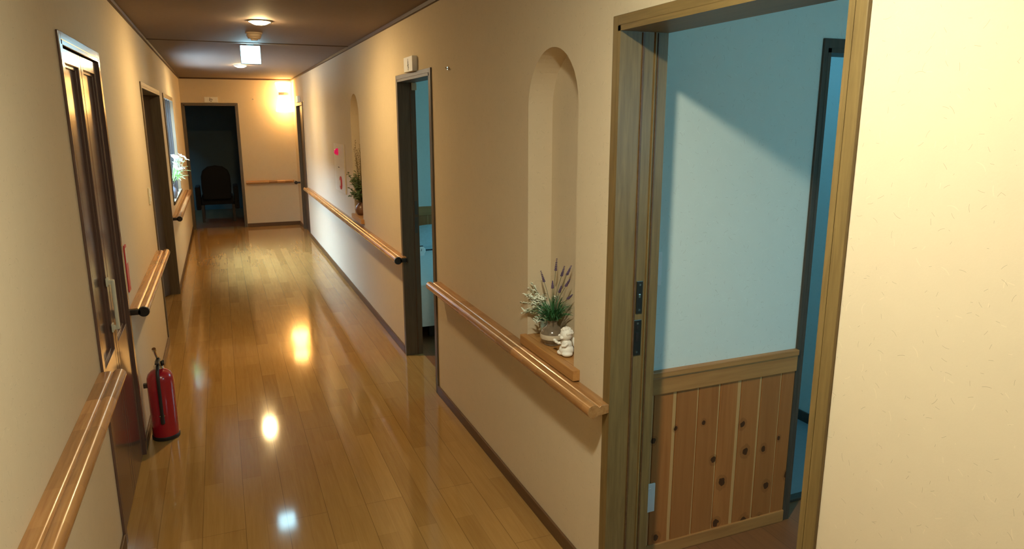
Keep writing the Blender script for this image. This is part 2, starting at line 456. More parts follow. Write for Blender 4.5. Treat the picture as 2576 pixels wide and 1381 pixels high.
def wall_cross(name, y0, y1, xa, xb, openings, mat, label):
    b = MB(); cuts = {xa, xb}
    for o in openings: cuts |= {o[0], o[1]}
    cuts = sorted(cuts)
    for a, c in zip(cuts, cuts[1:]):
        op = [o for o in openings if o[0] < (a+c)/2 < o[1]]
        if op:
            _, _, z0, z1 = op[0]
            if z0 > 0: b.box(a, c, y0, y1, 0, z0)
            if z1 < ZC: b.box(a, c, y0, y1, z1, ZC)
        else: b.box(a, c, y0, y1, 0, ZC)
    return struct(b.build(name, mat), label, 'wall')

struct(MB().box(XL-.17, XRB, YB-.15, YE+.15, -.12, 0).build('floor', M['floor']), 'glossy varnished honey brown plank floor of the long corridor', 'floor')
struct(MB().box(XL-.17, XRB, YB-.15, YE+.15, ZC, ZC+.1).build('ceiling', M['ceil']), 'dark brown corridor ceiling above the downlights', 'ceiling')

ND0, ND1 = 1.084, 1.985      # near doorway (clear) along Y
MD0, MD1 = 4.135, 4.955      # doorway to the bedroom
FD0, FD1 = 10.99, 11.82      # far doorway
N1 = (2.257, 2.697, .772, 2.0, .110)
N2 = (6.50, 6.93, .80, 1.975, .110)
wall_long('wall_right', XR, XRB, YB, YE, [(ND0, ND1, 0, 2.02), (MD0, MD1, 0, 2.01), (FD0, FD1, 0, 1.98)], M['wx'],
          'cream flecked right wall with two arched niches', niches=(N1, N2))
D10, D11 = 3.04, 3.92
O20, O21 = 5.965, 7.74
W0, W1, WZ0, WZ1 = 8.32, 9.92, .875, 1.99
wall_long('wall_left', XL-.15, XL, YB, YE, [(D10, D11, 0, 2.02), (O20, O21, 0, 1.99), (W0, W1, WZ0, WZ1)], M['wx'],
          'cream left wall with the slim panelled door and slatted window')
ED0, ED1 = -.468, .305
wall_cross('wall_end', YE, YE+.15, XL-.15, XRB, [(ED0, ED1, 0, 1.985)], M['wy'], 'amber-lit end wall with the dark open doorway')
wall_cross('wall_back', YB-.15, YB, XL-.15, XRB, [], M['wy'], 'wall at the near end of the corridor')

def crown(name, x0, x1, y0, y1, m):
    struct(MB().box(x0, x1, y0, y1, ZC-.022, ZC).build(name, m), 'thin dark moulding where wall meets ceiling', 'trim')
crown('trim_1', XR-.018, XR, YB, YE, M['crown']); crown('trim_2', XL, XL+.018, YB, YE, M['crown'])
crown('trim_3', XL+.018, XR-.018, YE-.018, YE, M['crownx'])
struct(MB().box(XL+.018, XR-.018, 6.775, 6.80, ZC-.006, ZC).build('trim_4', M['crownx']), 'narrow dark joint strip across the ceiling by the lit sign', 'trim')

def base(name, x0, x1, y0, y1, m, lab):
    b = MB()
    b.box(x0, x1, y0, y1, 0, .055, .003)
    struct(b.build(name, m), lab, 'baseboard')
def base_run(name, side, segs, lab):
    b = MB()
    for a, c in segs:
        if side == 'r': b.box(XR-.011, XR, a, c, 0, .06, .003)
        elif side == 'l': b.box(XL, XL+.011, a, c, 0, .06, .003)
        else: b.box(a, c, YE-.011, YE, 0, .06, .003)
    struct(b.build(name, M['trimx'] if side == 'e' else M['trim']), lab, 'baseboard')
base_run('baseboard_right', 'r', [(YB, ND0-.035), (ND1+.035, MD0-.03), (MD1+.03, FD0-.03), (FD1+.03, YE)], 'dark brown baseboard along the right wall')
base_run('baseboard_left', 'l', [(YB, D10-.03), (D11+.03, O20-.03), (O21+.03, YE)], 'dark brown baseboard along the left wall')
base_run('baseboard_end', 'e', [(ED1+.03, XR-.011)], 'dark brown baseboard under the end wall')

# door frames ------------------------------------------------------
def frame_long(name, side, y0, y1, ztop, mz, my, depth0, depth1, cw, label, sill=0, cz0=0.0):
    """frame lining an opening in a long wall. side +1: right wall (depth grows with x)"""
    root = sempty(name, ((XR if side > 0 else XL), (y0+y1)/2, cz0), label, 'door frame')
    fx = XR if side > 0 else XL
    X = lambda d: fx+side*d
    for yy, s in ((y0, -1), (y1, 1)):
        b = MB()
        b.box(X(-.010), X(0), yy, yy+s*cw, cz0, ztop+cw, .0025)       # face architrave
        b.box(X(-.010), X(depth1), yy+s*.0, yy-s*.016, cz0, ztop)          # lining
        b.build('jamb', mz, root)
    b = MB(); b.box(X(-.010), X(0), y0, y1, ztop, ztop+cw, .0025)
    b.box(X(-.010), X(depth1), y0, y1, ztop-.016, ztop)
    b.build('head', my, root)
    return root

fr1 = frame_long('door_1', 1, ND0, ND1, 2.018, M['oak'], M['oaky'], 0, .167, .031, 'wide olive brown wooden frame of the near right doorway')
# grooved jamb: stop strip, bead and the two metal lock plates
b = MB(); b.box(XR+.070, XR+.076, 1.9645, 1.9695, 0, 2.0); b.box(XR+.128, XR+.132, 1.9655, 1.9695, 0, 2.0)
b.build('groove', M['trim'], fr1)
b = MB(); b.box(XR+.116, XR+.122, 1.963, 1.9695, 0, 2.002, .002); b.build('bead', M['oak'], fr1)
def plate(z0, z1, x0, x1, kind):
    b = MB(); b.box(x0, x1, 1.9655, 1.9695, z0, z1, .001); p = b.build('strike_plate', M['darksteel'], fr1)
    c = (x0+x1)/2
    for zz in (z0+.012, z1-.012):
        MB().lathe([(.0042, -.0018), (.0042, 0), (.002, .0008)], c, 1.9652, zz, 10, 'y').build('screw', M['steel'], p, True)
    b = MB()
    if kind: b.box(c-.004, c+.004, 1.9642, 1.9656, z0+.055, z1-.045, .0005)
    else:
        b.box(c-.005, c+.006, 1.9640, 1.9656, z0+.05, z1-.045, .0005); b.box(c-.003, c+.003, 1.9644, 1.9656, z1-.036, z1-.026); b.box(c-.003, c+.003, 1.9644, 1.9656, z1-.024, z1-.018)
    b.build('latch_slot', M['steel'] if kind else M['black'], p)
plate(1.085, 1.198, XR+.082, XR+.106, True); plate(.935, 1.062, XR+.074, XR+.106, False)
# the sliding leaf standing back in its pocket behind the right jamb
fr2 = frame_long('door_2', 1, MD0, MD1, 2.008, M['darkframe'], M['darkframey'], 0, RT, .028, 'dark brown frame of the bedroom doorway below the little sign')
b = MB(); b.box(XR+.078, XR+.083, MD1-.021, MD1-.016, 0, 1.985); b.build('groove', M['trim'], fr2)
b = MB(); b.box(XR+.088, XR+.108, MD1-.020, MD1-.016, 1.065, 1.165, .001); b.build('strike_plate', M['darksteel'], fr2)
b = MB(); b.box(XR+.084, XR+.108, MD1-.020, MD1-.016, .93, 1.045, .001); b.build('strike_plate', M['darksteel'], fr2)
b = MB(); b.box(XR+.09, XR+.125, MD1-.030, MD1-.016, 1.94, 1.99, .002); b.build('door_stop', M['cream'], fr2)
fr3 = frame_long('door_3', 1, FD0, FD1, 1.978, M['leaf'], M['leaf'], 0, RT, .028, 'dark frame and shut brown leaf of the far right doorway beside the glowing wall lamp')
b = MB(); b.box(XR+.035, XR+.07, FD0+.016, FD1-.016, .004, 1.96); b.build('door_leaf', M['leaf'], fr3)
fr4 = frame_long('door_4', -1, O20, O21, 1.988, M['darkframe'], M['darkframey'], 0, .15, .028, 'dark frame of the open passage on the left wall')
# left panelled folding door ---------------------------------------
fr5 = frame_long('door_5', -1, D10, D11, 2.018, M['purple'], M['purple'], 0, .15, .030, 'slim purple-brown folding door with long sunken panels on the left wall')
mid = (D10+D11)/2
for (a, c) in ((D10+.018, mid-.003), (mid+.003, D11-.018)):
    b = MB(); x0, x1 = XL-.003, XL-.036        # face, back
    st = .052
    for (p0, p1, q0, q1) in ((a, a+st, .012, 1.997), (c-st, c, .012, 1.997), (a+st, c-st, 1.997-.055, 1.997), (a+st, c-st, .012, .74)):
        b.box(x0, x1, p0, p1, q0, q1, .003)
    lf = b.build('door_leaf', M['purple'], fr5)
    for q0, q1 in ((.74, 1.942),):
        b = MB(); b.box(x0-.018, x1+.002, a+st-.001, c-st+.001, q0-.001, q1+.001)
        w_ = .012
        for (p0, p1, r0, r1) in ((a+st, a+st+w_, q0, q1), (c-st-w_, c-st, q0, q1), (a+st+w_, c-st-w_, q0, q0+w_), (a+st+w_, c-st-w_, q1-w_, q1)):
            b.box(x0-.010, x0-.020, p0, p1, r0, r1, .002)
        b.build('door_panel', M['purple'], lf)
hy = 3.425
b = MB(); b.box(XL-.004, XL+.024, hy-.010, hy+.012, 1.035, 1.052, .003); b.box(XL-.004, XL+.024, hy-.010, hy+.012, .828, .845, .003)
b.box(XL+.014, XL+.028, hy-.012, hy+.014, .828, 1.052, .005)
b.box(XL-.004, XL+.004, hy-.018, hy+.02, 1.025, 1.062, .003); b.box(XL-.004, XL+.004, hy-.018, hy+.02, .818, .855, .003)
hd = b.build('door_handle', M['cream'], fr5); hd['label'] = 'cream plastic pull handle'
# end doorway
fr6 = sempty('door_6', (0, YE, 0), 'dark frame of the unlit doorway in the end wall', 'door frame')
for xx, s in ((ED0, -1), (ED1, 1)):
    b = MB(); b.box(xx, xx+s*.028, YE-.010, YE, 0, 2.013, .002); b.box(xx, xx-s*.016, YE-.010, YE+.15, 0, 1.985); b.build('jamb', M['darkframe'], fr6)
b = MB(); b.box(ED0, ED1, YE-.010, YE, 1.985, 2.013, .002); b.box(ED0, ED1, YE-.010, YE+.15, 1.969, 1.985); b.build('head', M['darkframey'], fr6)
# brown leaf standing ajar in the left passage
d6 = bpy.data.objects.new('door_7', None); C.objects.link(d6); d6.location = (XL-.075, O21-.03, 0); WLOC['door_7'] = Vector((0, 0, 0))
b = MB(); b.box(-.036, 0, -.86, 0, .005, 1.965, .002); lf = b.build('door_leaf', M['leaf'], d6)
b = MB(); b.lathe([(.012, 0), (.012, .03), (.022, .034), (.024, .05), (.015, .058)], 0, -.80, .98, 16, 'x').build('door_knob', M['darksteel'], lf, True)
d6.rotation_euler = (0, 0, R(-31)); struct(d6, 'plain dark brown door leaf standing ajar in the left passage', 'door')

# slatted window of the left wall -----------------------------------
wn = sempty('window_1', (XL, (W0+W1)/2, WZ0), 'dark framed window with upright slats on the left wall', 'window')
b = MB(); cw = .028
b.box(XL-.15, XL+.010, W0-.0, W0+.018, WZ0, WZ1); b.box(XL-.15, XL+.010, W1-.018, W1, WZ0, WZ1)
b.box(XL-.15, XL+.010, W0, W1, WZ1-.018, WZ1)
for (a, c, q0, q1) in ((W0-cw, W0, WZ0-cw, WZ1+cw), (W1, W1+cw, WZ0-cw, WZ1+cw), (W0, W1, WZ1, WZ1+cw)): b.box(XL, XL+.010, a, c, q0, q1, .002)
b.build('window_frame', M['darkframe'], wn)
b = MB(); b.box(XL-.15, XL+.020, W0-.02, W1+.02, WZ0-.02, WZ0+.012, .003); b.build('window_sill', M['darkframey'], wn)
for k in range(3):
    yy = W0+(W1-W0)*(k+1)/4
    b = MB(); b.box(XL-.050, XL-.004, yy-.015, yy+.015, WZ0+.012, WZ1-.018, .002); b.build('slat', M['slat'], wn)
for k in range(4):
    a = W0+.018+(W1-W0-.036)*k/4; c = a+(W1-W0-.036)/4
    MB().box(XL-.069, XL-.064, a+.014, c-.014, WZ0+.012, WZ1-.018).build('pane', M['glass'], wn)
portal((XL-.16, (W0+W1)/2, (WZ0+WZ1)/2), (1, 0, 0), W1-W0, WZ1-WZ0)

struct(MB().box(-2.45, -2.3, 8.16, 16, -.1, 2.6).build('sky_block_wall', M['outer']), 'dark wall added outside the slatted window to block the low sky', 'wall')  # unseen, added to shut out low sky so daylight falls steeply

# vestibule behind the near doorway ---------------------------------
VY = 2.13
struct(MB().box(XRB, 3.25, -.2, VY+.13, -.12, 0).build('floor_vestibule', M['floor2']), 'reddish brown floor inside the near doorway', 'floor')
struct(MB().box(XRB, 3.3, -.2, VY+.13, ZC, ZC+.1).build('ceiling_vestibule', M['ceilw']), 'pale ceiling of the room behind the near doorway', 'ceiling')
AD0, AD1 = 2.186, 2.95
wall_cross('wall_vestibule', VY, VY+.13, XRB, 3.25, [(AD0, AD1, 0, 2.0)], M['ry'], 'pale flecked inner wall above the pine boarding')
wall_cross('wall_vestibule_near', -.2, -.05, XRB, 3.25, [(2.0, 2.8, 1.45, 1.98)], M['ry'], 'near wall of the room behind the near doorway')
wall_long('wall_vestibule_side', 3.1, 3.25, -.2, VY, [], M['rx'], 'side wall of the room behind the near doorway')
v2 = sempty('added_window_2', (2.4, -.2, 1.45), 'added unseen window that lights the room behind the near doorway', 'window')  # invented opening out of view, brings bluish daylight onto the inner wall
b = MB()
for (a, c, q0, q1) in ((2.0, 2.03, 1.45, 1.98), (2.77, 2.8, 1.45, 1.98), (2.03, 2.77, 1.45, 1.48), (2.03, 2.77, 1.95, 1.98)): b.box(a, c, -.15, -.10, q0, q1)
b.build('window_frame', M['darkframe'], v2); MB().box(2.03, 2.77, -.128, -.122, 1.48, 1.95).build('pane', M['glass2'], v2)
portal((2.4, -.205, 1.715), (0, 1, 0), .8, .53)
# wainscot
wc = struct(MB().box(XRB, XRB+.001, VY-.012, VY-.011, .06, .07).build('trim_5', M['pinex']), 'knotty pine boarding on the inner wall of the near room', 'wainscot')
b = MB(); x = 1.36-.105
while x < AD0-.020:
    a, c = max(x, XRB+.002), min(x+.105, AD0-.021)
    if c-a > .004: b.box(a+.0012, c-.0012, VY-.012, VY, .05, .712, .0025)
    x += .105
b.build('boards', M['pine'], wc)
b = MB(); b.box(XRB+.002, AD0-.021, VY-.020, VY, .702, .772, .003); b.box(XRB+.002, AD0-.021, VY-.026, VY, .772, .797, .004); b.build('cap_rail', M['pinex'], wc)
b = MB(); b.box(XRB+.002, AD0-.021, VY-.019, VY, 0, .055, .004); b.build('skirting', M['pinex'], wc)
# inner door frame
fr8 = sempty('door_8', (2.57, VY, 0), 'dark frame of the inner doorway beyond the pine boarding', 'door frame')
for xx, s in ((AD0, -1), (AD1, 1)):
    b = MB(); b.box(xx, xx+s*.020, VY-.012, VY, 0, 2.036, .002); b.box(xx, xx-s*.016, VY-.012, VY+.13, 0, 2.0); b.build('jamb', M['roomframe'], fr8)
b = MB(); b.box(AD0, AD1, VY-.012, VY, 2.0, 2.036, .002); b.box(AD0, AD1, VY-.012, VY+.13, 1.984, 2.0); b.build('head', M['roomframe'], fr8)
b = MB(); b.box(AD0+.016, AD1-.016, VY+.09, VY+.13, 0, .012, .002); b.build('threshold', M['roomframe'], fr8)
# blue inner room
struct(MB().box(1.9, 3.25, VY+.13, 3.75, -.12, 0).build('floor_washroom', M['tealfloor']), 'grey blue floor beyond the inner doorway', 'floor')
wall_long('wall_washroom_side', 3.05, 3.25, VY+.13, 3.75, [], M['rx'], 'blue-lit wall of the inner room')
wall_cross('wall_washroom_end', 3.6, 3.75, 1.9, 3.05, [], M['ry'], 'end wall of the inner room')
wall_long('wall_washroom_near', 1.9, 2.0, VY+.13, 3.6, [], M['rx'], 'near wall of the inner room')
struct(MB().box(3.038, 3.05, VY+.13, 3.6, 0, .06, .003).build('baseboard_washroom', M['roomframe']), 'dark baseboard in the blue inner room', 'baseboard')
b = MB(); SX0, SX1, SY0, SY1 = 2.15, 2.75, 2.6, 3.3
b.box(1.9, SX0, VY+.13, 3.75, ZC, ZC+.1); b.box(SX1, 3.3, VY+.13, 3.75, ZC, ZC+.1)
b.box(SX0, SX1, VY+.13, SY0, ZC, ZC+.1); b.box(SX0, SX1, SY1, 3.75, ZC, ZC+.1)
struct(b.build('ceiling_washroom', M['ceilw']), 'pale ceiling with an added skylight over the inner room', 'ceiling')
v3 = sempty('added_skylight', (2.45, 2.95, ZC+.05), 'added unseen skylight that brightens the inner room', 'window')  # skylight is made up to brighten the side wall below
b = MB()
for (a, c, q0, q1) in ((SX0, SX0+.03, SY0, SY1), (SX1-.03, SX1, SY0, SY1), (SX0+.03, SX1-.03, SY0, SY0+.03), (SX0+.03, SX1-.03, SY1-.03, SY1)): b.box(a, c, q0, q1, ZC+.03, ZC+.08)
b.build('window_frame', M['darkframe'], v3); MB().box(SX0+.03, SX1-.03, SY0+.03, SY1-.03, ZC+.05, ZC+.056).build('pane', M['glass3'], v3)
portal((2.45, 2.95, ZC+.105), (0, 0, -1), .6, .7)

# bedroom behind the middle doorway ---------------------------------
BX1, BY0, BY1 = 3.7, 3.8, 7.55
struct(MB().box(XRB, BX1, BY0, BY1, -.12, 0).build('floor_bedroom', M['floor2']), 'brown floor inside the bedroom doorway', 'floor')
struct(MB().box(XRB, BX1, BY0, BY1, ZC, ZC+.1).build('ceiling_bedroom', M['ceilw']), 'pale bedroom ceiling', 'ceiling')
wall_cross('wall_bedroom_end', BY1, BY1+.12, XRB, BX1+.12, [], M['ry'], 'blue-lit bedroom wall behind the bed')
wall_cross('wall_bedroom_near', BY0-.04, BY0, XRB, BX1+.12, [], M['ry'], 'near wall of the bedroom')
wall_long('wall_bedroom_side', BX1, BX1+.12, BY0, BY1, [(5.0, 6.2, .9, 1.9)], M['rx'], 'side wall of the bedroom with the added window')
struct(MB().box(XRB+.001, BX1, BY1-.022, BY1, .70, .80, .004).build('trim_6', M['pinex']), 'brown wooden dado rail on the bedroom wall', 'dado rail')
struct(MB().box(XRB+.001, BX1, BY1-.012, BY1, .0, .70, .002).build('trim_7', M['pine']), 'pine boarding below the bedroom dado rail', 'wainscot')
v4 = sempty('added_window_4', (BX1+.06, 5.6, .9), 'added unseen window that lights the bedroom', 'window')  # out-of-view window added so the bedroom gets bluish daylight
b = MB()
for (a, c, q0, q1) in ((5.0, 5.03, .9, 1.9), (6.17, 6.2, .9, 1.9), (5.03, 6.17, .9, .93), (5.03, 6.17, 1.87, 1.9), (5.585, 5.615, .93, 1.87)): b.box(BX1+.04, BX1+.08, a, c, q0, q1)
b.build('window_frame', M['darkframe'], v4); MB().box(BX1+.057, BX1+.063, 5.03, 6.17, .93, 1.87).build('pane', M['glass4'], v4)
portal((BX1+.125, 5.6, 1.4), (-1, 0, 0), 1.2, 1.0)

# dark room behind the end wall --------------------------------------
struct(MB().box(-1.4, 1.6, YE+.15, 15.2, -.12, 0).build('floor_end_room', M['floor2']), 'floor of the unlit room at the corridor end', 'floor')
struct(MB().box(-1.4, 1.6, YE+.15, 15.2, ZC, ZC+.1).build('ceiling_end_room', M['ceilw']), 'ceiling of the unlit room', 'ceiling')
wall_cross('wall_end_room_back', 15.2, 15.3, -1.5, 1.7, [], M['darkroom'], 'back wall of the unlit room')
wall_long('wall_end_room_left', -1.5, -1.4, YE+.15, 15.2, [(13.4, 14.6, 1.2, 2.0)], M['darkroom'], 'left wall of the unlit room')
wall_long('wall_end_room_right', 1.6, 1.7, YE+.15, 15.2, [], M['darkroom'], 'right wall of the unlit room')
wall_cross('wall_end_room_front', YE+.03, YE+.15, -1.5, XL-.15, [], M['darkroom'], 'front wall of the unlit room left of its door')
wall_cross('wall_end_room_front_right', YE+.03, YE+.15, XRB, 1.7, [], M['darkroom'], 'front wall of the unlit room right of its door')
v5 = sempty('added_window_5', (-1.45, 14.0, 1.2), 'added unseen window giving the dark room a faint light', 'window')  # unseen opening added for a weak bluish fill, no curtain
MB().box(-1.455, -1.445, 13.4, 14.6, 1.2, 2.0).build('pane', M['glass5'], v5)
portal((-1.505, 14.0, 1.6), (1, 0, 0), 1.2, .8)
# passage behind the left opening
struct(MB().box(-2.0, XL-.17, 5.5, 8.05, -.12, 0).build('floor_passage', M['floor2']), 'floor of the passage on the left', 'floor')
struct(MB().box(-2.0, XL-.15, 5.5, 8.05, ZC, ZC+.1).build('ceiling_passage', M['ceil']), 'ceiling of the passage on the left', 'ceiling')
wall_long('wall_passage_side', -2.1, -2.0, 5.4, 8.15, [], M['wx'], 'far side wall of the left passage')
wall_cross('wall_passage_near', 5.4, 5.5, -2.0, XL-.15, [], M['wy'], 'near wall of the left passage')
wall_cross('wall_passage_end', 8.05, 8.15, -2.0, XL-.15, [], M['wy'], 'end wall of the left passage')
# backs for the closed doors
struct(MB().box(XL-.19, XL-.15, D10-.1, D11+.1, 0, 2.1).build('wall_closet', M['wx']), 'back of the closet behind the folding door', 'wall')
struct(MB().box(XRB, XRB+.04, FD0-.1, FD1+.1, 0, 2.1).build('wall_far_room', M['wx']), 'wall behind the far right door', 'wall')

# ---------------------------------------------------------------- handrails
def rail_profile():
    """(d, z): distance from wall, height about the rail's centre: round grip outside, slim moulded strip inside"""
    p = []
    for k in range(19):
        a = R(-140)+R(278)*k/18; p.append((.068+.0245*math.cos(a), .0245*math.sin(a)))
    # inner moulded strip running back to the wall
    p += [(.0465, .0125), (.0435, .0150), (.0385, .0185), (.030, .0195), (.016, .0185), (.0, .0165), (.0, -.012), (.040, -.0165)]
    return p
PROF = rail_profile()
def handrail(name_side, y0, y1, z, label, black_near=False, black_far=False, brackets=(), hook_near=False):
    s = -1 if name_side == 'r' else 1
    fx = XR if name_side == 'r' else XL
    t = thing('handrail', label, 'handrail', (fx+s*.06, (y0+y1)/2, z), 'wooden handrails along the corridor')
    MB().extrude(PROF, 'y', y0, y1, lambda u, v, a: (fx+s*u, a, z+v)).build('rail', M['rail'], t, True, .0008)
    for yy in brackets:
        b = MB(); b.lathe([(.019, 0), (.019, .004), (.010, .007), (.010, .032)] if s > 0 else [(.010, -.032), (.010, -.007), (.019, -.004), (.019, 0)], fx, yy, z-.004, 14, 'x'); b.build('bracket', M['bronze'], t, True)
    for yy, d, on in ((y0, -1, black_near), (y1, 1, black_far)):
        if on:   # dark curved return bracket
            b = MB(); a0, a1 = (yy-.016, yy+.004) if d < 0 else (yy-.004, yy+.016)
            b.lathe([(.026, a0), (.0285, (a0+a1)/2), (.026, a1)], fx+s*.068, 0, z, 18, 'y')
            b.box(fx, fx+s*.056, a0, a1, z-.014, z+.014, .003); b.lathe([(.025, 0), (.025, .006)] if s > 0 else [(.025, -.006), (.025, 0)], fx, (a0+a1)/2, z, 16, 'x')
            b.build('end_bracket', M['black'], t, True)
        elif hook_near and d < 0:   # wooden rail end returning to the wall on a bracket
            b = MB(); b.box(fx, fx+s*.060, yy+.006, yy+.026, z-.013, z+.008, .003); b.build('end_bracket', M['bronze'], t, True)
    return t
handrail('r', 1.972, 4.03, .748, 'handrail below the near arched niche on the right wall', hook_near=True)
handrail('r', 4.86, 10.72, .750, 'long handrail on the right wall running below the fire alarm panel', black_near=True)
handrail('l', -.6, 2.975, .762, 'handrail at the lower left corner ending at the panelled door')
handrail('l', 3.985, 5.80, .762, 'short handrail above the red fire extinguisher on the left wall', black_near=True)
handrail('l', 7.86, 11.0, .755, 'handrail below the slatted window on the left wall', black_near=True)
# end wall rail
t = thing('handrail', 'handrail crossing the end wall right of the dark doorway', 'handrail', (.75, YE-.06, .745), 'wooden handrails along the corridor')
MB().extrude(PROF, 'x', .36, 1.085, lambda u, v, a: (a, YE-u, .745+v)).build('rail', M['railx'], t, True, .0008)
b = MB(); b.tube([(1.08, YE-.068, .745), (1.10, YE-.073, .745), (1.113, YE-.088, .745), (1.117, YE-.11, .745), (1.117, YE-.40, .745)], .0235, 14); b.build('corner_rail', M['rail'], t, True)
b = MB(); b.box(XR, XR-.056, YE-.415, YE-.395, .731, .759, .003); b.lathe([(.026, -.42), (.0285, -.408), (.026, -.396)], 1.117, YE, .745, 18, 'y'); b.build('end_bracket', M['black'], t, True)

# ---------------------------------------------------------------- ceiling fittings
def downlight(x, y, m, label):
    t = thing('downlight', label, 'ceiling light', (x, y, ZC), 'round downlights of the corridor ceiling')
    b = MB(); n = 36
    b.lathe([(.080, -.003), (.076, -.007), (.070, -.008), (.067, -.004), (.067, 0), (.080, 0)], x, y, ZC, n); b.build('trim_ring', M['ring'], t, True)
    b = MB(); b.lathe([(.001, -.026), (.018, -.0255), (.034, -.023), (.048, -.018), (.058, -.012), (.065, -.003), (.066, -.001)], x, y, ZC, n); b.build('diffuser', m, t, True)
downlight(.42, 1.03, M['lamp_near'], 'round ceiling downlight above the near doorway, closest to the viewer')
downlight(.328, 5.32, M['lamp_far'], 'larger bright round downlight in front of the smoke detector')
downlight(.325, 9.55, M['lamp_far'], 'smaller round downlight beyond the lit exit sign')

t = thing('smoke_detector', 'small round smoke detector on the ceiling between downlight and exit sign', 'smoke detector', (.322, 6.02, ZC))
MB().lathe([(.030, -.050), (.044, -.047), (.048, -.036), (.055, -.030), (.055, -.014), (.062, -.010), (.062, 0)], .322, 6.02, ZC, 28).build('housing', M['smoke'], t, True)
MB().lathe([(.022, -.058), (.026, -.052), (.026, -.048)], .322, 6.02, ZC, 20).build('sensor_cap', M['smoke'], t, True)
t = thing('exit_sign', 'square glowing bluish white sign hanging from the corridor ceiling', 'sign', (.329, 6.92, ZC))
MB().box(.243, .415, 6.905, 6.945, 2.228, 2.388, .004).build('housing', M['greymetal'], t)
MB().box(.248, .410, 6.899, 6.906, 2.233, 2.384, .002).build('lit_face', M['exit'], t)
MB().box(.30, .36, 6.912, 6.938, 2.388, ZC).build('mount', M['greymetal'], t)

# wall lamp
t = thing('wall_lamp', 'glowing amber wall lamp on the end wall in the right ceiling corner', 'wall lamp', (1.03, YE, 2.16))
def shade(z0, z1, r0, r1):
    b = MB(); b.lathe([(r0*.35, z0), (r0*.9, z0+.008), (r0, z0+.02), (r1, z1-.02), (r1*.9, z1-.008), (r1*.35, z1)], 1.04, YE-.135, 0, 30); b.build('glass_shade', M['lamp_sconce'], t, True)
shade(2.19, 2.35, .09, .125); shade(1.87, 2.135, .135, .09)
b = MB(); b.lathe([(.070, 2.135), (.078, 2.14), (.078, 2.185), (.070, 2.19)], 1.04, YE-.135, 0, 30); b.box(1.02, 1.06, YE-.08, YE, 2.145, 2.185, .003); b.box(.995, 1.075, YE-.012, YE, 2.09, 2.24, .003); b.build('holder', M['white'], t, True)

# ---------------------------------------------------------------- signs, hooks, switches
def strokes_long(parent, fx, s, yc, zc, sc, lines):
    """brush strokes on a sign face in the YZ plane (viewer sees +u to the right = -y on the right wall)"""
    b = MB()
    for (u0, v0, w0, u1, v1, w1) in lines:
        d = Vector((u1-u0, v1-v0)); n = Vector((-d.y, d.x)).normalized()
        q = [(u0+n.x*w0, v0+n.y*w0), (u1+n.x*w1, v1+n.y*w1), (u1-n.x*w1, v1-n.y*w1), (u0-n.x*w0, v0-n.y*w0)]
        b.extrude(q, 'x', fx, fx+s*.0008, lambda u, v, a: (a, yc-u*sc, zc+v*sc))
    return b.build('lettering', M['ink'], parent)
t = thing('room_sign', 'white sign with one brushed character above the bedroom doorway', 'sign', (XR-.02, 4.53, 2.07), 'room signs above the doors')
MB().box(XR-.032, XR, 4.425, 4.64, 2.036, 2.128, .002).build('board', M['paper'], t)
LET = [(-.04, 1.0, .03, -.05, .45, .05), (-.16, .42, .09, -.10, .33, .03), (.10, .62, .05, .16, .12, .03), (-.34, -.02, .05, .34, .10, .04), (-.05, .40, .04, -.04, .05, .05),
       (-.08, .0, .06, -.02, -.30, .06), (.0, -.28, .05, .14, -.62, .04), (.14, -.02, .05, .36, -.45, .06), (-.14, -.68, .03, -.02, -.52, .02), (.16, -.6, .03, .34, -.72, .02), (-.16, .16, .04, .22, .2, .03)]
strokes_long(t, XR-.032, -1, 4.53, 2.074, .042, LET)
t = thing('room_sign', 'pale sign with a small brown mark above the dark end doorway', 'sign', (-.055, YE-.02, 2.06), 'room signs above the doors')
MB().box(-.155, .043, YE-.022, YE, 2.02, 2.105, .002).build('board', M['paper'], t)
b = MB()
for (u0, v0, u1, v1, wd) in ((-.022, .030, -.018, .0, .004), (-.03, .002, -.02, -.022, .004), (-.02, -.02, .004, -.026, .004), (-.016, .004, .008, .010, .004), (.008, .008, .016, -.004, .004), (.0, -.014, .012, -.012, .003)):
    d = Vector((u1-u0, v1-v0)); n = Vector((-d.y, d.x)).normalized()*wd
    b.extrude([(u0+n.x, v0+n.y), (u1+n.x, v1+n.y), (u1-n.x, v1-n.y), (u0-n.x, v0-n.y)], 'y', YE-.0222, YE-.0230, lambda u, v, a: (-.052+u, a, 2.062+v))
b.build('lettering', M['bronze'], t)
t = thing('room_sign', 'pale sign lit edge-on above the far right door beside the wall lamp', 'sign', (XR-.02, 11.4, 2.05), 'room signs above the doors')
MB().box(XR-.034, XR, 11.28, 11.52, 2.007, 2.10, .002).build('board', M['paper'], t)
def hook(loc, normal, label):
    x, y, z = loc
    b = MB(); n = Vector(normal)
    b.tube([Vector(loc)+n*.0, Vector(loc)+n*.008], .009, 12); b.tube([Vector(loc)+n*.006, Vector(loc)+n*.016+Vector((0, 0, -.002)), Vector(loc)+n*.020+Vector((0, 0, .006))], .003, 8)
    o = b.build('wall_hook', M['steel'], None, True, origin=loc); tag(o, label, 'hook', 'small wall hooks')
hook((XR, 3.77, 2.008), (-1, 0, 0), 'tiny metal hook on the wall right of the bedroom sign')
hook((.569, YE, 2.074), (0, -1, 0), 'tiny brass hook on the end wall between doorway and lamp')
hook((XR, 10.72, 2.0), (-1, 0, 0), 'tiny pale hook on the right wall near the far door')

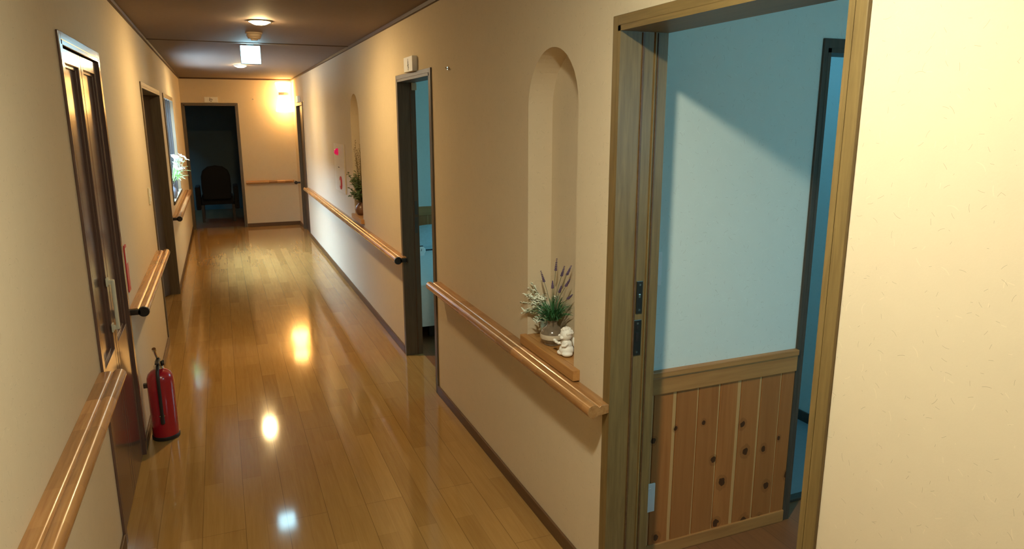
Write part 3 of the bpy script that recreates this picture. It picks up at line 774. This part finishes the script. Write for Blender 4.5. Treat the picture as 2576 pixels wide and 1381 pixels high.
t = thing('fire_alarm_panel', 'cream wall panel with glowing red lamp and red push button on the right wall', 'alarm panel', (XR, 7.68, 1.24))
MB().box(XR-.014, XR, 7.36, 8.02, .985, 1.495, .003).build('face_plate', M['panel'], t)
b = MB(); b.lathe([(.008, -.050), (.022, -.044), (.033, -.030), (.038, -.012), (.038, -.010)], XR-.004, 7.74, 1.408, 22, 'x'); o = b.build('alarm_lamp', M['redglow'], t, True); o['label'] = 'glowing red lamp'
b = MB(); b.lathe([(.050, -.012), (.052, -.010), (.068, -.010), (.070, -.006), (.070, 0)], XR-.012, 7.62, 1.085, 28, 'x'); o = b.build('push_button_ring', M['redsign'], t, True); o['label'] = 'red push button ring'
MB().lathe([(.030, -.016), (.034, -.012), (.034, 0)], XR-.012, 7.62, 1.085, 22, 'x').build('push_button', M['panel'], t, True)
for yy in (7.69, 7.72, 7.75): MB().lathe([(.004, -.004), (.005, 0)], XR-.0135, yy, 1.245, 8, 'x').build('indicator', M['bronze'], t)

t = thing('light_switch', 'cream double switch plate beside the left passage', 'switch', (XL, 5.69, 1.20))
MB().box(XL, XL+.008, 5.655, 5.725, 1.14, 1.26, .003).build('plate', M['cream'], t)
for zz in (1.16, 1.215): MB().box(XL+.007, XL+.013, 5.672, 5.708, zz, zz+.035, .002).build('rocker', M['white'], t)
t = thing('light_switch', 'pale flat switch plate on the inner wall beside the near door jamb', 'switch', (1.442, VY, 1.19))
MB().box(1.407, 1.477, VY-.006, VY, 1.132, 1.258, .002).build('plate', M['white'], t)
MB().box(1.414, 1.470, VY-.009, VY-.005, 1.14, 1.195, .001).build('rocker', M['white'], t); MB().box(1.414, 1.470, VY-.008, VY-.005, 1.198, 1.25, .001).build('rocker', M['white'], t)
t = thing('wall_outlet', 'small white plate low on the pine boarding beside the door jamb', 'outlet', (1.448, VY-.012, .27))
MB().box(1.413, 1.485, VY-.0185, VY-.012, .207, .330, .003).build('plate', M['white'], t)
MB().box(1.432, 1.466, VY-.0205, VY-.018, .225, .312, .002).build('socket', M['white'], t)

t = thing('extinguisher_sign', 'narrow red plate hanging on the left wall above the short handrail', 'sign', (XL, 4.07, .97))
b = MB(); P_ = [(4.045, .855), (4.125, .855), (4.125, 1.085), (4.115, 1.10), (4.055, 1.10), (4.045, 1.085)]
b.extrude(P_, 'x', XL+.001, XL+.006, lambda u, v, a: (a, u, v)); b.build('plate', M['redsign'], t)
MB().box(XL+.006, XL+.0068, 4.057, 4.113, 1.005, 1.085, .0003).build('white_field', M['panel'], t)

# ---------------------------------------------------------------- fire extinguisher
ex, ey = -.408, 4.105
t = thing('fire_extinguisher', 'red fire extinguisher standing on the floor by the left wall', 'fire extinguisher', (ex, ey, 0))
MB().lathe([(.058, .004), (.066, .008), (.068, .02), (.068, .335), (.066, .355), (.058, .376), (.042, .392), (.026, .400), (.020, .404)], ex, ey, 0, 36).build('cylinder', M['red'], t, True)
MB().lathe([(.064, 0), (.071, .002), (.072, .018), (.0685, .022)], ex, ey, 0, 36).build('foot_ring', M['black'], t, True)
MB().lathe([(.020, .402), (.026, .405), (.026, .420), (.018, .424), (.018, .447), (.012, .452)], ex, ey, 0, 24).build('valve', M['steel'], t, True)
MB().lathe([(.006, 0), (.016, .002), (.016, .012), (.006, .014)], ex+.018, ey, .433, 16, 'x').build('pressure_gauge', M['darksteel'], t, True)
b = MB(); b.box(ex-.011, ex+.011, ey-.075, ey+.03, .447, .455, .003); b.build('carry_handle', M['black'], t)
b = MB(); b.tube([(ex, ey+.028, .455), (ex-.004, ey-.005, .472), (ex-.006, ey-.035, .500), (ex-.007, ey-.055, .526)], .0075, 10); b.tube([(ex-.007, ey-.053, .522), (ex-.0075, ey-.062, .535)], .0105, 10); b.build('lever', M['steel'], t, True)
b = MB(); ca = R(-92)
hx, hy_ = ex+.076*math.cos(ca), ey+.076*math.sin(ca)
b.tube([(ex+.012*math.cos(ca), ey+.012*math.sin(ca), .428), (ex+.04*math.cos(ca), ey+.04*math.sin(ca), .428), (ex+.066*math.cos(ca), ey+.066*math.sin(ca), .405), (hx, hy_, .36), (hx, hy_, .30), (hx, hy_, .20), (hx, hy_, .145)], .0085, 12)
b.build('hose', M['black'], t, True)
MB().lathe([(.007, .105), (.011, .11), (.010, .145), (.0095, .150)], hx, hy_, 0, 14).build('nozzle', M['black'], t, True)
MB().box(hx-.014, hx+.014, hy_-.003, hy_+.0135, .148, .156, .002).build('hose_clip', M['steel'], t)
MB().box(ex-.085, ex-.064, ey-.012, ey+.012, .30, .325, .003).build('hanger', M['darksteel'], t)

# ---------------------------------------------------------------- niche shelves and their contents
def shelf(y0, y1, x0, x1, z0, z1, label):
    b = MB(); b.box(x0, x1, y0, y1, z0, z1, .004)
    o = b.build('niche_shelf', M['shelf'], None, False, origin=((x0+x1)/2, (y0+y1)/2, z0)); tag(o, label, 'shelf', 'shelves of the arched niches')
# each shelf: inside the recess, with a nosing in front of the wall
def shelf2(n, ya, yb, zt, label):
    y0, y1, zf, zt_, dp = n
    b = MB()
    b.box(XR, XR+dp-.001, y0+.001, y1-.001, zf, zt); b.box(XR-.030, XR+.0, ya, yb, zt-.042, zt, .003)
    o = b.build('niche_shelf', M['shelf'], None, False, origin=(XR+.04, (y0+y1)/2, zf)); tag(o, label, 'shelf', 'shelves of the arched niches')
ZS1 = .812
shelf2(N1, 2.205, 2.712, ZS1, 'honey brown wooden shelf in the near arched niche under the white figurine')
ZS2 = .838
shelf2(N2, 6.46, 6.97, ZS2, 'honey brown wooden shelf in the far arched niche under the brown vase')

# lavender arrangement
vx, vy = XR+.040, 2.53
t = thing('lavender_pot', 'round speckled vase of grass blades and purple lavender on the near niche shelf', 'plant', (vx, vy, ZS1))
MB().lathe([(.030, 0), (.034, .003), (.034, .008), (.044, .020), (.051, .036), (.050, .052), (.042, .068), (.028, .080), (.021, .088), (.021, .100), (.026, .106), (.022, .108), (.017, .102)], vx, vy, ZS1, 32).build('vase', M['glaze'], t, True)
MB().lathe([(.0505, .030), (.0518, .036), (.0516, .046), (.0488, .0535)], vx, vy, ZS1, 32).build('pale_band', M['glazelight'], t, True)
rnd = random.Random(3)
b = MB()
for k in range(120):
    a = rnd.uniform(0, 2*PI); l = rnd.uniform(.05, .115); el = rnd.uniform(.25, 1.3)
    r0 = .012
    bx, by = vx+r0*math.cos(a), vy+r0*math.sin(a)
    dx = l*math.cos(el)*math.cos(a)
    tx = min(bx+dx, XR+.098); ty = by+l*math.cos(el)*math.sin(a); tz = ZS1+.10+l*math.sin(el)
    b.blade((bx, by, ZS1+.095), (tx, ty, tz), rnd.uniform(.0022, .0038), rnd.uniform(.005, .03))
b.build('grass_blades', M['grass'], t)
# stem tips as (y, z) on the far side of the foliage
for (y, z, x, hl) in ((2.535, 1.135, XR+.055, .045), (2.60, 1.075, XR+.03, .045), (2.497, 1.118, XR+.065, .04), (2.465, 1.128, XR+.075, .04), (2.445, 1.085, XR+.06, .038), (2.475, 1.055, XR+.045, .030), (2.443, 1.03, XR+.07, .03), (2.575, 1.05, XR+.06, .028)):
    p0 = Vector((vx, vy, ZS1+.10)); p3 = Vector((x, y, z)); 
    p1 = p0+Vector(((x-vx)*.15, (y-vy)*.25, (z-ZS1-.10)*.4)); p2 = p0+Vector(((x-vx)*.6, (y-vy)*.65, (z-ZS1-.10)*.75))
    b = MB(); b.tube([p0, p1, p2, p3], .0014, 6, .001); st = b.build('lavender_stem', M['stem'], t)
    d = (p3-p2).normalized(); b = MB()
    for q in range(7):
        c = p3+d*(hl*(q/6)-.006); rr = .0058*(1-.5*q/6)
        for j in range(4):
            an = j*PI/2+q*.7; b.ball(c+Vector((rr*.6*math.cos(an), rr*.6*math.sin(an), 0)), rr*.55, (1, 1, 1.4), 1)
    b.build('flower_spike', M['lav'], st)
# silver-leaved spray in a teal cup
sx_, sy_ = XR+.062, 2.625
t = thing('silver_leaf_plant', 'pale silver-leaved spray in a light teal cup behind the speckled vase', 'plant', (sx_, sy_, ZS1))
MB().lathe([(.022, 0), (.026, .003), (.033, .075), (.034, .080), (.030, .080), (.027, .07)], sx_, sy_, ZS1, 24).build('cup', M['teal'], t, True)
rnd = random.Random(11)
bs = MB(); b = MB()
tips = []
for k in range(34):
    ty = sy_+rnd.uniform(-.055, .085); tx = sx_+rnd.uniform(-.095, .02); tz = ZS1+rnd.uniform(.075, .19)
    tips.append((tx, ty, tz))
tips += [(XR-.005, 2.715, .985), (XR-.015, 2.745, .945), (XR+.01, 2.675, 1.045), (XR+.005, 2.685, 1.02), (XR-.02, 2.73, .90)]
for tip in tips:
    p0 = Vector((sx_, sy_, ZS1+.07)); p3 = Vector(tip); p2 = (p0+p3)/2+Vector((0, 0, .03))
    bs.tube([p0, p2, p3], .0014, 5)
    for q in range(13):
        f = .35+.65*q/12; c = (p0*(1-f)**2+p2*2*f*(1-f)+p3*f*f)
        a = rnd.uniform(0, 2*PI); l = rnd.uniform(.012, .022)
        e_ = c+Vector((l*math.cos(a), l*math.sin(a), l*rnd.uniform(.1, .9)))
        e_.x = min(e_.x, XR+.096)
        if XR-.004 < e_.x and e_.y > 2.69: e_.y = 2.69
        b.blade(c, e_, rnd.uniform(.0036, .0058), .003, n=3)
b.build('silver_leaves', M['pale'], t); bs.build('stems', M['stem'], t)

# figurine
fx_, fy_ = XR+.030, 2.378
t = thing('figurine', 'small white seated cherub figurine holding out one hand on the near niche shelf', 'figurine', (fx_, fy_, ZS1))
b = MB()
b.ball((fx_, fy_, ZS1+.028), .036, (1.0, 1.0, .80), 3); b.ball((fx_-.014, fy_+.012, ZS1+.014), .024, (1.15, 1.1, .58), 3); b.ball((fx_-.006, fy_-.02, ZS1+.014), .024, (1.15, 1.0, .58), 3)
b.ball((fx_, fy_, ZS1+.055), .026, (.95, 1, 1.0), 3); b.lathe([(.016, 0), (.014, .02)], fx_, fy_, ZS1+.070, 14)
for y_ in (-1, 1):
    b.tube([(fx_-.006, fy_+y_*.020, ZS1+.064), (fx_-.022, fy_+y_*.026, ZS1+.056), (fx_-.034, fy_+y_*.022+.006, ZS1+.056)], .0085, 10, .0065)
b.tube([(fx_-.030, fy_+.028, ZS1+.056), (fx_-.036, fy_+.044, ZS1+.060)], .0065, 10, .008)
o = b.build('body', M['porcelain'], t, True)
m_ = o.modifiers.new('merge', 'REMESH'); m_.mode = 'VOXEL'; m_.voxel_size = .0022; m_.use_smooth_shade = True
b = MB(); b.ball((fx_-.002, fy_+.002, ZS1+.102), .030, (.95, 1, .98), 3); b.ball((fx_-.029, fy_+.010, ZS1+.098), .005, (1, 1, 1), 2)
b.ball((fx_-.024, fy_+.022, ZS1+.093), .010, (1, 1, .9), 2); b.ball((fx_-.028, fy_-.004, ZS1+.091), .010, (1, 1, .9), 2)
o = b.build('head', M['porcelain'], t, True); m_ = o.modifiers.new('merge', 'REMESH'); m_.mode = 'VOXEL'; m_.voxel_size = .0018; m_.use_smooth_shade = True
b = MB(); rnd = random.Random(5)
for k in range(34):
    a = rnd.uniform(0, 2*PI); el = rnd.uniform(.15, 1.5)
    c = Vector((math.cos(a)*math.cos(el), math.sin(a)*math.cos(el), math.sin(el)))
    if c.x < -.45 and c.z < .55: continue
    b.ball(Vector((fx_, fy_+.002, ZS1+.104))+c*.028, .0085, (1, 1, 1), 1)
b.build('curls', M['porcelain'], t, True)
b = MB(); b.ball((fx_-.036, fy_+.052, ZS1+.064), .010, (1, 1, .8), 2); b.build('offered_bowl', M['porcelain'], t, True)
for y_ in (-1, 1):
    MB().ball((fx_+.030, fy_+y_*.020, ZS1+.066), .022, (.28, .75, 1.15), 2, Matrix.Rotation(R(25*y_), 3, 'X')).build('wing', M['porcelain'], t, True)
t.scale = (.85, .85, .85)

# far niche arrangement
gx, gy = XR+.040, 6.80
t = thing('green_plant', 'bushy green plant with thin dry sprigs in a brown vase on the far niche shelf', 'plant', (gx, gy, ZS2))
MB().lathe([(.032, 0), (.040, .004), (.056, .030), (.060, .055), (.052, .085), (.034, .105), (.028, .115), (.032, .125), (.026, .125)], gx, gy, ZS2, 28).build('vase', M['brownvase'], t, True)
rnd = random.Random(21); b = MB(); bs = MB()
for k in range(46):
    a = rnd.uniform(0, 2*PI); rr = rnd.uniform(.02, .115); p3 = Vector((min(gx+rr*math.cos(a)-.02, XR+.095), gy+rr*math.sin(a)*1.25+.02, ZS2+rnd.uniform(.12, .42)))
    if p3.x > XR-.01: p3.y = min(p3.y, 6.90)
    p0 = Vector((gx, gy, ZS2+.115)); p2 = (p0+p3)/2+Vector((0, 0, .04))
    bs.tube([p0, p2, p3], .0018, 5)
    for q in range(7):
        f = .4+.6*q/6; c = p0*(1-f)**2+p2*2*f*(1-f)+p3*f*f; an = rnd.uniform(0, 2*PI); l = rnd.uniform(.022, .04)
        e_ = c+Vector((l*math.cos(an), l*math.sin(an), rnd.uniform(-.012, .02))); e_.x = min(e_.x, XR+.096)
        if e_.x > XR-.01: e_.y = min(e_.y, 6.92)
        b.blade(c, e_, rnd.uniform(.008, .013), .005, n=3)
b.build('leaves', M['leafg'], t); bs.build('stems', M['stem'], t)
for k in range(12):
    p0 = Vector((gx, gy, ZS2+.12)); p3 = Vector((XR+rnd.uniform(-.01, .07), 6.80+rnd.uniform(-.10, .10), ZS2+rnd.uniform(.42, .72)))
    p2 = (p0*.4+p3*.6)+Vector((.0, rnd.uniform(-.01, .01), .02))
    b = MB(); b.tube([p0, p2, p3], .0013, 5)
    for q in range(10):
        f = .55+.45*q/9; c = p0*(1-f)**2+p2*2*f*(1-f)+p3*f*f; an = rnd.uniform(0, 2*PI)
        e_ = c+Vector((.016*math.cos(an), .018*math.sin(an), .012)); e_.y = min(e_.y, 6.92); b.blade(c, e_, .0035, .002, n=2)
    b.build('dry_sprig', M['dry'], t)

# lilies on the left window sill
lx, ly, lz = XL-.010, 8.72, WZ0+.012
t = thing('lily_vase', 'white lilies with bright green blades in a blue-grey vase on the slatted window sill', 'flowers', (lx, ly, lz))
MB().lathe([(.026, 0), (.034, .004), (.046, .035), (.050, .070), (.042, .105), (.026, .125), (.022, .140), (.028, .155), (.022, .155)], lx-.01, ly, lz, 28).build('vase', M['bluevase'], t, True)
rnd = random.Random(31); b = MB(); bs = MB(); bb = MB()
top = Vector((lx-.01, ly, lz+.145))
for k in range(24):
    a = rnd.uniform(0, 2*PI); rr = rnd.uniform(.0, .085)
    h = top+Vector((.075+rr*math.cos(a), rr*math.sin(a)*1.2, rnd.uniform(.16, .31)))
    h.x = max(h.x, XL+.035)
    bs.tube([top, (top+h)/2+Vector((0, 0, .03)), h], .0022, 6)
    ax = (h-top-Vector((0, 0, .08))).normalized()
    u = ax.orthogonal().normalized(); v = ax.cross(u)
    for q in range(6):
        an = 2*PI*q/6; rad = u*math.cos(an)+v*math.sin(an)
        b.blade(h, h+rad*.046+ax*.022, .013, .004, side=ax, n=4)
    b.ball(h+ax*.006, .006, (1, 1, 1), 1)
    b.build('lily_bloom', M['lily'], t); b = MB()
for k in range(26):
    a = rnd.uniform(-1.9, 1.9); l = rnd.uniform(.10, .20); el = rnd.uniform(-.1, 1.1)
    s0 = top+Vector((.045, 0, .10)); s0 = Vector((XL+.035, ly+rnd.uniform(-.03, .03), top.z+rnd.uniform(.04, .14)))
    bb.blade(s0, s0+Vector((l*math.cos(el)*math.cos(a)*.9, l*math.cos(el)*math.sin(a), l*math.sin(el)*.6)), .006, .02)
for k in range(10): bb.tube([top, top+Vector((.03, 0, .04)), Vector((XL+.035, ly+rnd.uniform(-.03, .03), top.z+.08))], .003, 6)
bb.build('green_blades', M['bright'], t); bs.build('stems', M['bright'], t)

# ---------------------------------------------------------------- bedroom contents
t = thing('bed', 'bed with pale blue-white covers seen through the bedroom doorway', 'bed', (1.95, 6.3, 0))
x0, x1, y0, y1 = 1.40, 2.44, 5.26, 7.28
b = MB(); b.box(x0+.03, x1-.03, y0+.03, y1, .12, .24, .01); b.build('bed_base', M['darkwood'], t)
for xx in (x0+.07, x1-.12):
    for yy in (y0+.08, y1-.14): MB().box(xx, xx+.05, yy, yy+.05, 0, .12).build('leg', M['darkwood'], t)
b = MB(); b.box(x0+.01, x1-.01, y0+.012, y1-.01, .24, .435, .05); b.build('mattress', M['sheet'], t, True)
b = MB(); b.box(x0-.012, x1+.012, y0-.012, 7.22, .436, .462, .011); b.box(x0-.012, x1+.012, y0-.016, y0+.008, .115, .455, .006); b.box(x0-.014, x0+.006, y0-.012, 6.55, .115, .455, .006); b.box(x1-.006, x1+.014, y0-.012, 6.55, .115, .455, .006)
b.build('bed_cover', M['sheet'], t, True)
def soft(name, c, dims, rot, mat, label, cat):
    b = MB(); b.box(-dims[0]/2, dims[0]/2, -dims[1]/2, dims[1]/2, -dims[2]/2, dims[2]/2)
    bmesh.ops.subdivide_edges(b.bm, edges=b.bm.edges[:], cuts=7, use_grid_fill=True)
    for v in b.bm.verts:
        u, w2 = v.co.x/(dims[0]/2), v.co.y/(dims[1]/2)
        f = ((1-u*u*.95)*(1-w2*w2*.95))**.5; v.co.z *= max(f, .10)*(1 if v.co.z > 0 else .2); v.co.x *= 1-.05*(w2*w2); v.co.y *= 1-.05*(u*u)
        v.co.z += .004*math.sin(u*7+w2*5)
    o = b.build(name, mat, None, True); o.rotation_euler = rot; o.location = c
    sm = o.modifiers.new('soft', 'SUBSURF'); sm.levels = sm.render_levels = 1
    tag(o, label, cat); return o
soft('pillow', (1.98, 6.93, .509), (.80, .56, .34), (R(5), 0, R(-4)), M['quilt'], 'plump pale blue pillow leaning at the head of the bed', 'pillow')
t = thing('alarm_clock', 'small white table clock standing on the bed cover', 'clock', (1.715, 6.44, .4635))
MB().lathe([(.046, -.016), (.050, -.012), (.050, .012), (.046, .016)], 1.715, 6.44, .523, 28, 'y').build('case', M['white'], t, True)
b = MB(); b.box(1.680, 1.750, 6.425, 6.455, .4635, .476, .003); b.build('foot', M['white'], t)
b = MB(); b.box(1.700, 1.717, 6.4225, 6.4245, .521, .525); b.box(1.713, 1.717, 6.4225, 6.4245, .523, .548); b.build('hands', M['ink'], t)
MB().box(1.693, 1.737, 6.432, 6.448, .573, .583, .003).build('snooze_bar', M['ink'], t)
t.scale = (.8, .8, .8)

# ---------------------------------------------------------------- armchair in the dark end room
t = thing('armchair', 'dark rounded-back armchair standing in the unlit end doorway', 'chair', (-.10, 13.45, 0))
b = MB(); pts = [(-.225, .40), (-.24, .62), (-.235, .80), (-.205, .90), (-.12, .965), (0, .985), (.12, .965), (.205, .90), (.235, .80), (.24, .62), (.225, .40)]
b.extrude(pts, 'y', 13.18, 13.27, lambda u, v, a: (-.10+u, a, v)); b.build('backrest', M['chair'], t, True, .02)
MB().box(-.36, .16, 13.26, 13.78, .30, .45, .03).build('seat', M['chair'], t, True)
for s in (-1, 1): MB().box(-.10+s*.27, -.10+s*.35, 13.22, 13.74, .22, .62, .025).build('armrest', M['chair'], t, True)
for xx in (-.37, .13):
    for yy in (13.24, 13.70): MB().box(xx, xx+.045, yy, yy+.045, 0, .30).build('leg', M['darkwood'], t)
